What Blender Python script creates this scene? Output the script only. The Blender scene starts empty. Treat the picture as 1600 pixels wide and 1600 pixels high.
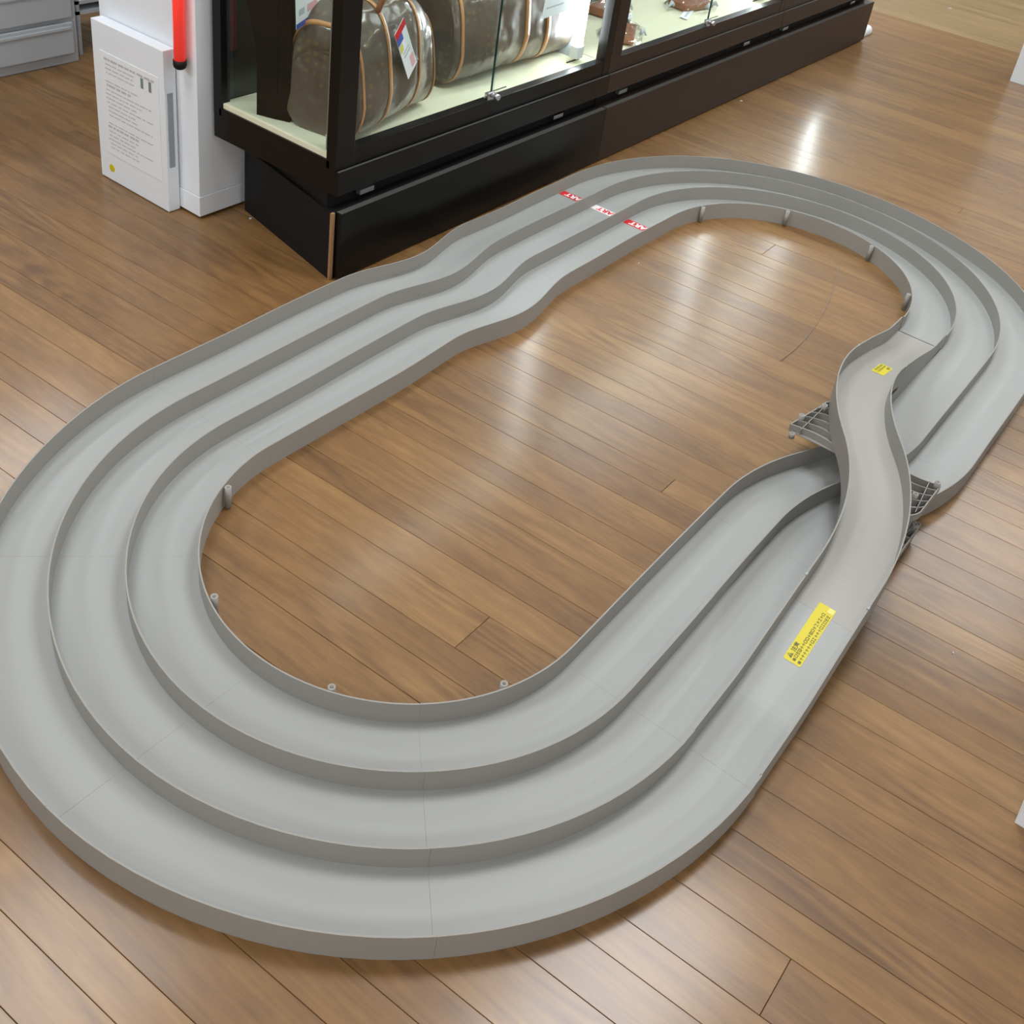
import bpy, bmesh, math, random
from mathutils import Vector, Matrix
random.seed(7)
S = bpy.context.scene
COL = S.collection
PI = math.pi

# ------------------------------------------------------------------ camera
F_PX, PITCH, ROLL, YAW = 1736.17, 0.560396, 0.161601, 0.556262
CX, CY, CZ = -1.170069, -0.911425, 1.456272
PPX, PPY = 829.42, 514.68
fw = Vector((math.cos(YAW)*math.cos(PITCH), math.sin(YAW)*math.cos(PITCH), -math.sin(PITCH)))
rt0 = Vector((math.sin(YAW), -math.cos(YAW), 0)); up0 = rt0.cross(fw)
RT = math.cos(ROLL)*rt0 + math.sin(ROLL)*up0
UP = -math.sin(ROLL)*rt0 + math.cos(ROLL)*up0
cam_data = bpy.data.cameras.new('camera')
cam = bpy.data.objects.new('camera', cam_data); COL.objects.link(cam)
cam_data.sensor_width = 36.0; cam_data.sensor_fit = 'HORIZONTAL'
cam_data.lens = F_PX/1600*36
cam_data.shift_x = -(PPX-800)/1600
cam_data.shift_y = -(800-PPY)/1600
cam_data.clip_start = 0.02
R3 = Matrix((RT, UP, -fw)).transposed()
cam.matrix_world = Matrix.Translation((CX, CY, CZ)) @ R3.to_4x4()
S.camera = cam

# ------------------------------------------------------------------ colour management, world, lamps
S.view_settings.view_transform = 'Standard'
S.view_settings.look = 'None'
S.view_settings.exposure = 0.0
S.view_settings.gamma = 1.0
S.view_settings.use_curve_mapping = False
W = bpy.data.worlds.new('world'); S.world = W; W.use_nodes = True
W.node_tree.nodes['Background'].inputs[0].default_value = (0.80, 0.88, 1.0, 1)
W.node_tree.nodes['Background'].inputs[1].default_value = 0.25

CEIL = 2.9
def lamp(x, y, sx, sy, watts, rz=0.0, color=(0.965, 0.985, 1.0)):
    l = bpy.data.lights.new('ceiling_and_fill_lamp', 'AREA'); l.shape = 'RECTANGLE'
    l.size = sx; l.size_y = sy; l.energy = watts; l.color = color
    o = bpy.data.objects.new('ceiling_and_fill_lamp', l); COL.objects.link(o)
    o.location = (x, y, CEIL-0.06); o.rotation_euler = (0, 0, rz)
    return o
# fluorescent fittings whose gloss shows on the floor, then unseen fill lamps added behind and beside the camera
for lx, ly, sx, sy, w in ((1.2, 3.80, 1.25, 0.5, 34), (4.7, -0.45, 1.8, 1.2, 48), (1.1, -0.30, 1.25, 0.6, 48), (8.6, 2.6, 1.25, 0.24, 50),
                      (-0.45, 1.30, 1.25, 0.8, 36), (4.9, 2.00, 2.6, 1.0, 70), (-3.4, -1.8, 1.25, 0.24, 58), (-4.6, 0.9, 1.25, 0.24, 45), (-3.2, 2.5, 1.25, 0.24, 62), (-1.0, -4.2, 1.25, 0.24, 58),
                      (2.6, -4.2, 1.25, 0.24, 58), (6.0, -3.8, 1.25, 0.24, 60), (8.6, -0.6, 1.25, 0.24, 50), (7.6, 5.6, 1.25, 0.24, 40), (-5.0, -4.6, 1.25, 0.24, 50)):
    lamp(lx, ly, sx, sy, w)

# ------------------------------------------------------------------ helpers
def mesh_obj(name, bm, mats, parent=None, smooth=False, loc=None):
    me = bpy.data.meshes.new(name); bm.normal_update(); bm.to_mesh(me); bm.free()
    for m in (mats if isinstance(mats, (list, tuple)) else [mats]): me.materials.append(m)
    if smooth:
        for p in me.polygons: p.use_smooth = True
    o = bpy.data.objects.new(name, me); COL.objects.link(o)
    if parent is not None: o.parent = parent
    if loc is not None: o.location = loc
    return o
def tag(o, label, cat, group=None):
    o['label'] = label; o['category'] = cat
    if group: o['group'] = group
    return o
def thing(name, label, cat, loc=(0,0,0), rz=0.0, group=None):
    o = bpy.data.objects.new(name, None); COL.objects.link(o); o.empty_display_size = 0.05
    o.location = loc; o.rotation_euler = (0, 0, rz)
    return tag(o, label, cat, group)
def structure(o): o['kind'] = 'structure'; return o
def box(bm, x0, x1, y0, y1, z0, z1, mi=0, bev=0.0):
    vs = [bm.verts.new(v) for v in ((x0,y0,z0),(x1,y0,z0),(x1,y1,z0),(x0,y1,z0),(x0,y0,z1),(x1,y0,z1),(x1,y1,z1),(x0,y1,z1))]
    fs = []
    for idx in ((3,2,1,0),(4,5,6,7),(0,1,5,4),(1,2,6,5),(2,3,7,6),(3,0,4,7)):
        f = bm.faces.new([vs[i] for i in idx]); f.material_index = mi; fs.append(f)
    if bev > 0:
        es = list({e for f in fs for e in f.edges})
        bmesh.ops.bevel(bm, geom=es, offset=bev, segments=2, affect='EDGES', profile=0.6)
    return vs
def prism(bm, pts, z0, z1, mi=0):
    """extrude a plan polygon (counter-clockwise) from z0 to z1"""
    lo = [bm.verts.new((x, y, z0)) for x, y in pts]; hi = [bm.verts.new((x, y, z1)) for x, y in pts]
    n = len(pts)
    f = bm.faces.new(list(reversed(lo))); f.material_index = mi
    f = bm.faces.new(hi); f.material_index = mi
    for i in range(n):
        f = bm.faces.new([lo[i], lo[(i+1) % n], hi[(i+1) % n], hi[i]]); f.material_index = mi
def tube(bm, path, r, seg=10, closed=False, mi=0, caps=True):
    """a round tube along 3-D points"""
    pts = [Vector(p) for p in path]; n = len(pts); rings = []
    prev = None
    for i, p in enumerate(pts):
        a = pts[(i-1) % n] if (closed or i > 0) else p
        b = pts[(i+1) % n] if (closed or i < n-1) else p
        t = (b-a).normalized()
        if prev is None:
            ref = Vector((0,0,1)) if abs(t.z) < 0.9 else Vector((1,0,0))
            u = t.cross(ref).normalized()
        else:
            u = (prev - t*prev.dot(t)).normalized()
        prev = u; v = t.cross(u)
        rr = r[i] if isinstance(r, (list, tuple)) else r
        rings.append([bm.verts.new(p + rr*(math.cos(2*PI*k/seg)*u + math.sin(2*PI*k/seg)*v)) for k in range(seg)])
    for i in range(n if closed else n-1):
        A, B = rings[i], rings[(i+1) % n]
        for k in range(seg):
            f = bm.faces.new([A[k], A[(k+1) % seg], B[(k+1) % seg], B[k]]); f.material_index = mi; f.smooth = True
    if caps and not closed:
        f = bm.faces.new(list(reversed(rings[0]))); f.material_index = mi
        f = bm.faces.new(rings[-1]); f.material_index = mi
def hollow_tube(bm, x, y, z0, z1, ro, ri, seg=14, mi=0, inner_depth=0.02):
    def ring(r, z): return [bm.verts.new((x+r*math.cos(2*PI*k/seg), y+r*math.sin(2*PI*k/seg), z)) for k in range(seg)]
    a, b, c, d = ring(ro, z0), ring(ro, z1), ring(ri, z1), ring(ri, max(z1-inner_depth, z0))
    for A, B in ((a, b), (b, c), (c, d)):
        for k in range(seg):
            f = bm.faces.new([A[k], A[(k+1) % seg], B[(k+1) % seg], B[k]]); f.material_index = mi
            f.smooth = (A is not b)
    bm.faces.new(list(reversed(a))).material_index = mi
    bm.faces.new(d).material_index = mi

# ------------------------------------------------------------------ materials
def lin(r, g, b):
    f = lambda c: (c/255/12.92) if c/255 <= 0.04045 else ((c/255+0.055)/1.055)**2.4
    return (f(r), f(g), f(b), 1)
def new_mat(name):
    m = bpy.data.materials.new(name); m.use_nodes = True
    return m, m.node_tree.nodes, m.node_tree.links, m.node_tree.nodes['Principled BSDF']
def plain(name, col, rough=0.5, metal=0.0, spec=0.5, noise=0.0, scale=30.0, bump=0.0, emit=None, coat=0.0):
    m, N, Lk, B = new_mat(name)
    B.inputs['Base Color'].default_value = col; B.inputs['Roughness'].default_value = rough
    B.inputs['Metallic'].default_value = metal; B.inputs['Specular IOR Level'].default_value = spec
    B.inputs['Coat Weight'].default_value = coat; B.inputs['Coat Roughness'].default_value = 0.12
    if emit:
        B.inputs['Emission Color'].default_value = emit[0]; B.inputs['Emission Strength'].default_value = emit[1]
    if noise > 0 or bump > 0:
        tc = N.new('ShaderNodeTexCoord'); nz = N.new('ShaderNodeTexNoise')
        nz.inputs['Scale'].default_value = scale; nz.inputs['Detail'].default_value = 4
        Lk.new(tc.outputs['Object'], nz.inputs['Vector'])
        if noise > 0:
            mr = N.new('ShaderNodeMapRange'); mr.inputs[3].default_value = 1-noise; mr.inputs[4].default_value = 1+noise
            mx = N.new('ShaderNodeMix'); mx.data_type = 'RGBA'; mx.blend_type = 'MULTIPLY'; mx.inputs['Factor'].default_value = 1
            mx.inputs[6].default_value = col
            Lk.new(nz.outputs['Fac'], mr.inputs[0]); Lk.new(mr.outputs[0], mx.inputs[7]); Lk.new(mx.outputs[2], B.inputs['Base Color'])
        if bump > 0:
            bp = N.new('ShaderNodeBump'); bp.inputs['Strength'].default_value = bump; bp.inputs['Distance'].default_value = 0.002
            Lk.new(nz.outputs['Fac'], bp.inputs['Height']); Lk.new(bp.outputs[0], B.inputs['Normal'])
    return m
def wood(name, dark, mid, light, rough=0.3, spec=0.5):
    m, N, Lk, B = new_mat(name)
    geo = N.new('ShaderNodeNewGeometry'); oi = N.new('ShaderNodeObjectInfo')
    at = N.new('ShaderNodeAttribute'); at.attribute_name = 'tint'   # joined planks carry their own tint
    rnd = N.new('ShaderNodeMath'); rnd.operation = 'ADD'; Lk.new(oi.outputs['Random'], rnd.inputs[0]); Lk.new(at.outputs['Fac'], rnd.inputs[1])
    mulv = N.new('ShaderNodeMath'); mulv.operation = 'MULTIPLY'; mulv.inputs[1].default_value = 37.0; Lk.new(rnd.outputs[0], mulv.inputs[0])
    cmb = N.new('ShaderNodeCombineXYZ'); Lk.new(mulv.outputs[0], cmb.inputs[1]); Lk.new(mulv.outputs[0], cmb.inputs[2])
    add = N.new('ShaderNodeVectorMath'); add.operation = 'ADD'; Lk.new(geo.outputs['Position'], add.inputs[0]); Lk.new(cmb.outputs[0], add.inputs[1])
    # distort with a slow noise so that the rings swing
    slow = N.new('ShaderNodeTexNoise'); slow.inputs['Scale'].default_value = 2.2; slow.inputs['Detail'].default_value = 2
    Lk.new(add.outputs[0], slow.inputs['Vector'])
    sub = N.new('ShaderNodeVectorMath'); sub.operation = 'MULTIPLY_ADD'
    sub.inputs[1].default_value = (0.16, 0.25, 0); Lk.new(slow.outputs['Color'], sub.inputs[0]); Lk.new(add.outputs[0], sub.inputs[2])
    mp = N.new('ShaderNodeMapping'); mp.inputs['Scale'].default_value = (26, 1.5, 1); Lk.new(sub.outputs[0], mp.inputs['Vector'])
    g1 = N.new('ShaderNodeTexNoise'); g1.inputs['Scale'].default_value = 1.0; g1.inputs['Detail'].default_value = 5; g1.inputs['Roughness'].default_value = 0.6
    Lk.new(mp.outputs[0], g1.inputs['Vector'])
    mp2 = N.new('ShaderNodeMapping'); mp2.inputs['Scale'].default_value = (190, 9, 1); Lk.new(add.outputs[0], mp2.inputs['Vector'])
    g2 = N.new('ShaderNodeTexNoise'); g2.inputs['Scale'].default_value = 1.0; g2.inputs['Detail'].default_value = 3
    Lk.new(mp2.outputs[0], g2.inputs['Vector'])
    mp3 = N.new('ShaderNodeMapping'); mp3.inputs['Scale'].default_value = (9, 4.5, 1); Lk.new(add.outputs[0], mp3.inputs['Vector'])
    g3 = N.new('ShaderNodeTexNoise'); g3.inputs['Scale'].default_value = 1.0; g3.inputs['Detail'].default_value = 3; Lk.new(mp3.outputs[0], g3.inputs['Vector'])
    def madd(a, k, b):
        n = N.new('ShaderNodeMath'); n.operation = 'MULTIPLY_ADD'; Lk.new(a, n.inputs[0]); n.inputs[1].default_value = k
        if isinstance(b, float): n.inputs[2].default_value = b
        else: Lk.new(b, n.inputs[2])
        return n.outputs[0]
    v = madd(g1.outputs['Fac'], 0.62, 0.0); v = madd(g2.outputs['Fac'], 0.30, v); v = madd(g3.outputs['Fac'], 0.36, v)
    # nested cathedral rings: contour lines of a stretched noise, fading in and out
    mp4 = N.new('ShaderNodeMapping'); mp4.inputs['Scale'].default_value = (10, 1.1, 1); Lk.new(add.outputs[0], mp4.inputs['Vector'])
    g4 = N.new('ShaderNodeTexNoise'); g4.inputs['Scale'].default_value = 1.0; g4.inputs['Detail'].default_value = 1; Lk.new(mp4.outputs[0], g4.inputs['Vector'])
    ring = N.new('ShaderNodeMath'); ring.operation = 'SINE'; Lk.new(madd(g4.outputs['Fac'], 75.0, 0.0), ring.inputs[0])
    mp5 = N.new('ShaderNodeMapping'); mp5.inputs['Scale'].default_value = (5, 2.2, 1); mp5.inputs['Location'].default_value = (3.3, 8.1, 0); Lk.new(add.outputs[0], mp5.inputs['Vector'])
    g5 = N.new('ShaderNodeTexNoise'); g5.inputs['Scale'].default_value = 1.0; g5.inputs['Detail'].default_value = 2; Lk.new(mp5.outputs[0], g5.inputs['Vector'])
    amt = N.new('ShaderNodeMapRange'); amt.inputs[1].default_value = 0.46; amt.inputs[2].default_value = 0.70; amt.inputs[3].default_value = 0.0; amt.inputs[4].default_value = 0.11; Lk.new(g5.outputs['Fac'], amt.inputs[0])
    ra_ = N.new('ShaderNodeMath'); ra_.operation = 'MULTIPLY'; Lk.new(ring.outputs[0], ra_.inputs[0]); Lk.new(amt.outputs[0], ra_.inputs[1])
    v = madd(ra_.outputs[0], 1.0, v)
    mp6 = N.new('ShaderNodeMapping'); mp6.inputs['Scale'].default_value = (70, 26, 1); Lk.new(add.outputs[0], mp6.inputs['Vector'])
    g6 = N.new('ShaderNodeTexNoise'); g6.inputs['Scale'].default_value = 1.0; g6.inputs['Detail'].default_value = 4; Lk.new(mp6.outputs[0], g6.inputs['Vector'])
    v = madd(madd(g6.outputs['Fac'], 0.22, -0.11), 1.0, v)
    fr = N.new('ShaderNodeMath'); fr.operation = 'FRACT'; 
    m7 = N.new('ShaderNodeMath'); m7.operation = 'MULTIPLY'; m7.inputs[1].default_value = 7.31; Lk.new(rnd.outputs[0], m7.inputs[0]); Lk.new(m7.outputs[0], fr.inputs[0])
    v = madd(fr.outputs[0], 0.20, v)
    v = madd(v, 1.0, -0.29)
    cr = N.new('ShaderNodeValToRGB'); Lk.new(v, cr.inputs[0])
    e = cr.color_ramp.elements; e[0].position = 0.16; e[0].color = dark; e[1].position = 0.78; e[1].color = light
    k = cr.color_ramp.elements.new(0.46); k.color = mid
    Lk.new(cr.outputs[0], B.inputs['Base Color'])
    rr = madd(g3.outputs['Fac'], 0.16, rough-0.08); Lk.new(rr, B.inputs['Roughness'])
    B.inputs['Specular IOR Level'].default_value = spec
    B.inputs['Coat Weight'].default_value = 0.55; B.inputs['Coat Roughness'].default_value = 0.19
    bp = N.new('ShaderNodeBump'); bp.inputs['Strength'].default_value = 0.12; bp.inputs['Distance'].default_value = 0.0008
    mpb = N.new('ShaderNodeMapping'); mpb.inputs['Scale'].default_value = (22, 3.5, 1); Lk.new(add.outputs[0], mpb.inputs['Vector'])
    gb = N.new('ShaderNodeTexNoise'); gb.inputs['Scale'].default_value = 1.0; gb.inputs['Detail'].default_value = 2; Lk.new(mpb.outputs[0], gb.inputs['Vector'])
    Lk.new(gb.outputs['Fac'], bp.inputs['Height']); Lk.new(bp.outputs[0], B.inputs['Normal'])
    return m
def thin_glass(name, tint=(0.93, 0.97, 0.96, 1), refl=1.0):
    m, N, Lk, B = new_mat(name); N.remove(B)
    out = N['Material Output']
    tr = N.new('ShaderNodeBsdfTransparent'); tr.inputs[0].default_value = tint
    gl = N.new('ShaderNodeBsdfGlossy'); gl.inputs['Roughness'].default_value = 0.02
    fr = N.new('ShaderNodeFresnel'); ge = N.new('ShaderNodeNewGeometry')
    io = N.new('ShaderNodeMapRange'); io.inputs[3].default_value = 1.5; io.inputs[4].default_value = 1/1.5   # same reflectance from inside the pane
    Lk.new(ge.outputs['Backfacing'], io.inputs[0]); Lk.new(io.outputs[0], fr.inputs['IOR'])
    mx = N.new('ShaderNodeMixShader'); fm = N.new('ShaderNodeMath'); fm.operation = 'MULTIPLY'; fm.inputs[1].default_value = 0.6*refl
    Lk.new(fr.outputs[0], fm.inputs[0]); Lk.new(fm.outputs[0], mx.inputs[0]); Lk.new(tr.outputs[0], mx.inputs[1]); Lk.new(gl.outputs[0], mx.inputs[2])
    Lk.new(mx.outputs[0], out.inputs['Surface'])
    return m
def monogram(name):
    m, N, Lk, B = new_mat(name)
    tc = N.new('ShaderNodeTexCoord'); vo = N.new('ShaderNodeTexVoronoi'); vo.inputs['Scale'].default_value = 42; vo.inputs['Randomness'].default_value = 0.25
    Lk.new(tc.outputs['Object'], vo.inputs['Vector'])
    cr = N.new('ShaderNodeValToRGB'); Lk.new(vo.outputs['Distance'], cr.inputs[0])
    cr.color_ramp.elements[0].position = 0.18; cr.color_ramp.elements[0].color = lin(108, 92, 62)
    cr.color_ramp.elements[1].position = 0.34; cr.color_ramp.elements[1].color = lin(86, 74, 64)
    Lk.new(cr.outputs[0], B.inputs['Base Color'])
    nz = N.new('ShaderNodeTexNoise'); nz.inputs['Scale'].default_value = 9; Lk.new(tc.outputs['Object'], nz.inputs['Vector'])
    bp = N.new('ShaderNodeBump'); bp.inputs['Strength'].default_value = 0.8; bp.inputs['Distance'].default_value = 0.03
    Lk.new(nz.outputs['Fac'], bp.inputs['Height']); Lk.new(bp.outputs[0], B.inputs['Normal']); Lk.new(bp.outputs[0], B.inputs['Coat Normal'])
    B.inputs['Roughness'].default_value = 0.45; B.inputs['Coat Weight'].default_value = 0.9; B.inputs['Coat Roughness'].default_value = 0.16
    return m

M_plast = plain('grey_plastic', lin(153, 156, 155), rough=0.42, spec=0.4, noise=0.025, scale=5)
M_plast_bridge = plain('warm_grey_plastic', lin(154, 153, 148), rough=0.42, spec=0.4, noise=0.03, scale=6)
M_plast_shaded = plain('grey_plastic_shaded', lin(146, 144, 139), rough=0.5, spec=0.35, noise=0.03, scale=8)  # same plastic as the lanes, coloured darker for the shade on upright faces
M_wood = wood('brown_floor_wood', lin(94, 66, 38), lin(124, 91, 52), lin(147, 113, 68), rough=0.50, spec=0.4)
M_wood2 = wood('pale_floor_wood', lin(118, 96, 60), lin(140, 116, 76), lin(156, 132, 92), rough=0.46, spec=0.5)
M_joint = plain('dark_joint', lin(102, 74, 46), rough=0.7)
M_black = plain('black_lacquer', lin(14, 13, 13), rough=0.32, spec=0.3, noise=0.1, scale=12)
M_blackmat = plain('black_matte', lin(14, 14, 15), rough=0.6, spec=0.3)
M_brownblk = plain('dark_brown_lacquer', lin(40, 30, 27), rough=0.38, spec=0.35, noise=0.08, scale=10)
M_edge_highlight = plain('grey_edge_highlight', lin(82, 82, 80), rough=0.45)  # lighter grey that paints the highlight along drawer and rail edges
M_raw = plain('raw_chipboard_edge', lin(150, 116, 78), rough=0.7)
M_cream = plain('cream_deck', lin(226, 224, 196), rough=0.55, noise=0.02)
M_white = plain('white_laminate', lin(229, 236, 243), rough=0.4)
M_whitegrey = plain('white_grey_plastic', lin(182, 190, 197), rough=0.45)
M_shadowgap = plain('dark_gap', lin(28, 28, 32), rough=0.8)
M_alu = plain('brushed_aluminium', lin(170, 180, 178), rough=0.35, metal=0.8)
M_chrome = plain('chrome', lin(200, 200, 205), rough=0.18, metal=1.0)
M_glass = thin_glass('clear_glass')
M_glassedge = plain('green_glass_edge', lin(34, 66, 62), rough=0.2)
M_back = plain('dark_mirror_back', lin(58, 72, 76), rough=0.12, metal=0.7)
M_canvas = monogram('brown_canvas')
M_tan = plain('tan_leather', lin(186, 132, 84), rough=0.45, noise=0.12, scale=40, coat=0.4)
M_tan_dk = plain('dark_tan_leather', lin(140, 84, 50), rough=0.45, noise=0.12, scale=40, coat=0.4)
M_paper = plain('white_paper', lin(232, 236, 240), rough=0.6)
M_ink = plain('grey_ink', lin(182, 189, 196), rough=0.7)
M_inkdk = plain('dark_green_ink', lin(118, 134, 134), rough=0.7)
M_blue = plain('blue_print', lin(66, 92, 176), rough=0.5)
M_redprint = plain('red_print', lin(206, 30, 42), rough=0.45)
M_pink = plain('pale_pink_print', lin(226, 176, 178), rough=0.5)
M_whiteprint = plain('white_print', lin(236, 234, 236), rough=0.45)
M_yellow = plain('yellow_label', lin(206, 192, 2), rough=0.5)
M_yellow_pale = plain('pale_yellow_print', lin(216, 212, 110), rough=0.5)
M_olive = plain('dark_label_ink', lin(88, 84, 10), rough=0.5)
M_redtube = plain('red_translucent_plastic', lin(255, 62, 52), rough=0.3, spec=0.4, emit=(lin(255, 70, 60), 0.35))
M_tube = plain('lit_tube', lin(255, 255, 255), emit=((0.93, 0.97, 1.0, 1), 42.0))
M_film = thin_glass('crinkled_film', tint=(0.97, 0.97, 0.98, 1))
M_thread = plain('dull_thread', lin(138, 122, 108), rough=0.6)
M_scuff = plain('dark_scuff', lin(96, 98, 92), rough=0.6)

# ------------------------------------------------------------------ room shell
bm = bmesh.new(); box(bm, -6, 13, -7, 8, -0.10, -0.0045)
floor = structure(mesh_obj('floor', bm, M_joint))
bm = bmesh.new(); box(bm, -6, 13, -7, 8, CEIL, CEIL+0.1)
structure(mesh_obj('ceiling', bm, plain('ceiling_white', lin(236, 238, 238), rough=0.8)))
M_wallp = plain('wall_paint', lin(214, 216, 214), rough=0.8)
for nm, b in (('wall_back', (-6, 13, 8, 8.1)), ('wall_front', (-6, 13, -7.1, -7)), ('wall_left', (-6.1, -6, -7, 8)), ('wall_right', (13, 13.1, -7, 8))):
    bm = bmesh.new(); box(bm, b[0], b[1], b[2], b[3], -0.1, CEIL); structure(mesh_obj(nm, bm, M_wallp))

# ------------------------------------------------------------------ floor planks: random widths in a repeating group of three
def seen(x, y, margin=160):
    d = Vector((x-CX, y-CY, -CZ)); w = d.dot(fw)
    if w < 0.25: return False
    u = PPX + F_PX*d.dot(RT)/w; v = PPY - F_PX*d.dot(UP)/w
    return -margin < u < 1600+margin and -margin < v < 1600+margin
TH = 0.046; PER = 0.2205; OFFS = (0.0, 0.069, 0.1255)
cs, sn = math.cos(math.atan(TH)), math.sin(math.atan(TH))
def plank_bm(bm, a, b, y0, y1, tl=None, tv=0.0, mi=0):
    """one plank: chamfered top, raised 0.15 mm at random; coordinates c (across) and y (along)"""
    g, ch, dz = 0.00025, 0.0006, random.uniform(-0.00012, 0.00012)
    def P(c, y, z): return (c - TH*y, y, z)
    lo = [bm.verts.new(P(c, y, -0.004)) for c, y in ((a+g, y0+g), (b-g, y0+g), (b-g, y1-g), (a+g, y1-g))]
    md = [bm.verts.new(P(c, y, -0.0010)) for c, y in ((a+g, y0+g), (b-g, y0+g), (b-g, y1-g), (a+g, y1-g))]
    hi = [bm.verts.new(P(c, y, dz)) for c, y in ((a+g+ch, y0+g+ch), (b-g-ch, y0+g+ch), (b-g-ch, y1-g-ch), (a+g+ch, y1-g-ch))]
    fs = [bm.faces.new(hi)]
    for A, B in ((lo, md), (md, hi)):
        for i in range(4): fs.append(bm.faces.new([A[i], A[(i+1) % 4], B[(i+1) % 4], B[i]]))
    for f in fs:
        f.material_index = mi
        if tl is not None: f[tl] = tv
edges_c = []
k = -26
while True:
    base = -0.0105 + PER*k
    if base > 6.2: break
    for o in OFFS: edges_c.append(base+o)
    k += 1
edges_c = [c for c in edges_c if -5.9 < c < 6.3]
far_bm = bmesh.new(); far_tl = far_bm.faces.layers.float.new('tint')
pale_bm = bmesh.new(); pale_tl = pale_bm.faces.layers.float.new('tint')
n_planks = 0
SPLIT = 4.80
for a, b in zip(edges_c[:-1], edges_c[1:]):
    y = -2.6 - random.uniform(0, 4.4)
    while y < 4.2:
        ln = random.uniform(4.2, 5.0)
        y1 = y + ln
        vis = any(seen((a+b)/2 - TH*yy, yy, 40) for yy in [y + ln*j/6 for j in range(7)])
        if a < 2.75 and vis and n_planks < 290:
            bm = bmesh.new(); plank_bm(bm, a, b, y, y1)
            p = mesh_obj('plank', bm, M_wood, floor); n_planks += 1
        elif b < SPLIT: plank_bm(far_bm, a, b, y, y1, far_tl, random.random())
        else: plank_bm(pale_bm, a, b, y, y1, pale_tl, random.random())
        y = y1
o = mesh_obj('plank_field', far_bm, M_wood, floor); o['kind'] = 'stuff'
o = mesh_obj('pale_plank_field', pale_bm, M_wood2, floor); o['kind'] = 'stuff'; o['label'] = 'paler yellowish planks beyond the floor joint'
bm = bmesh.new(); box(bm, 6.1, 12.9, -6.9, 7.9, -0.004, -0.0005); mesh_obj('far_boarding', bm, M_wood2, floor)
bm = bmesh.new(); box(bm, -5.9, 6.1, 4.95, 7.9, -0.004, -0.0005); box(bm, -5.9, 6.1, -6.9, -2.65, -0.004, -0.0005); mesh_obj('side_boarding', bm, M_wood, floor)
print('planks', n_planks)

# ------------------------------------------------------------------ race track
RR = [0.36086, 0.47886, 0.59686, 0.71486]; PIT = 0.118; LEN = 1.55183; RIM = 0.0517; LANE = 0.0088; TK = 0.0026
OFF = [[0.0019, 0.0002, -0.0011, 0.0074, 0.007, 0.0079, 0.0066, 0.0068, 0.0017, 0.0054, 0.0126, 0.0160, 0.0150, 0.0110, 0.0071, 0.0035, 0.0029, 0.0007, 0.0, 0.0, 0.0, -0.0024, -0.0028, -0.0016, 0.0009, 0.0004, -0.0005, -0.0011, -0.0005, 0.0007, 0.0006, 0.0006],
 [-0.0022, -0.0024, 0.003, 0.0057, 0.0038, 0.0065, 0.0038, 0.0014, 0.0002, 0.0025, 0.0029, 0.0046, 0.0061, 0.0045, 0.0048, 0.0044, 0.0029, 0.0006, 0.0, 0.0, 0.0, -0.0005, -0.0011, 0.0021, 0.0023, 0.0015, -0.001, -0.0012, 0.0007, 0.0001, -0.001, -0.0008],
 [-0.0036, -0.0002, 0.0039, 0.0059, 0.0027, 0.0029, 0.005, 0.0015, 0.0001, 0.0016, 0.0037, -0.0017, -0.0062, -0.0052, -0.0002, 0.0026, 0.0037, 0.0033, 0.0014, 0.0005, 0.0, 0.0, -0.0016, -0.0018, 0.001, 0.001, -0.0006, -0.0018, 0.0003, 0.0003, -0.0003, -0.0025],
 [0.0003, 0.0022, 0.0094, 0.0093, 0.0037, 0.0055, -0.0015, 0.0009, 0.0008, 0.0001, -0.0045, -0.0164, -0.0227, -0.0220, -0.0060, 0.0012, 0.0021, 0.0022, 0.0003, 0.0, 0.0, 0.0, -0.0023, -0.0025, 0.0011, 0.0003, 0.0008, 0.0008, 0.0031, 0.0002, -0.0032, -0.0053]]
def off(i, t):
    u = (t % 4)*8; k = int(u); f = u-k; T = OFF[i]
    p0, p1, p2, p3 = T[(k-1) % 32], T[k % 32], T[(k+1) % 32], T[(k+2) % 32]
    return p1 + 0.5*f*(p2-p0 + f*(2*p0-5*p1+4*p2-p3 + f*(3*(p1-p2)+p3-p0)))
def wave(x):
    t = min(max((x-0.56)/0.47, 0), 1); return 0.036*0.5*(1-math.cos(2*PI*t))
def s_shift(x, x0, x1, D):
    L = x1-x0; R = (L*L+D*D)/(4*D); s = min(max(x, x0), x1)-x0
    if s < L/2: return R-math.sqrt(R*R-s*s)
    return D-(R-math.sqrt(R*R-(L-s)**2))
def wall_xy(i, t):
    """point on wall line i; t 0..1 back straight, 1..2 far bend, 2..3 front straight, 3..4 near bend"""
    d = off(i, t); t = t % 4
    if t < 1: x = t*LEN; return (x, RR[i]-wave(x)+d)
    if t < 2: a = math.radians(90-180*(t-1)); r = RR[i]+d; return (LEN+r*math.cos(a), r*math.sin(a))
    if t < 3: x = LEN*(3-t); return (x, -RR[i]-d)
    a = math.radians(270-180*(t-3)); r = RR[i]+d; return (r*math.cos(a), r*math.sin(a))
def under_xy(k, x):
    """front straight walls that pass under the bridge; k = 0..2 counted from the inside on the left"""
    tl = 3-x/LEN; w = s_shift(x, 0.55, 1.05, 1.0)
    d = (1-w)*off(k, tl) + w*off(k+1, tl)
    return (x, -RR[k]-PIT*s_shift(x, 0.55, 1.05, PIT)/PIT - d)
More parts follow.
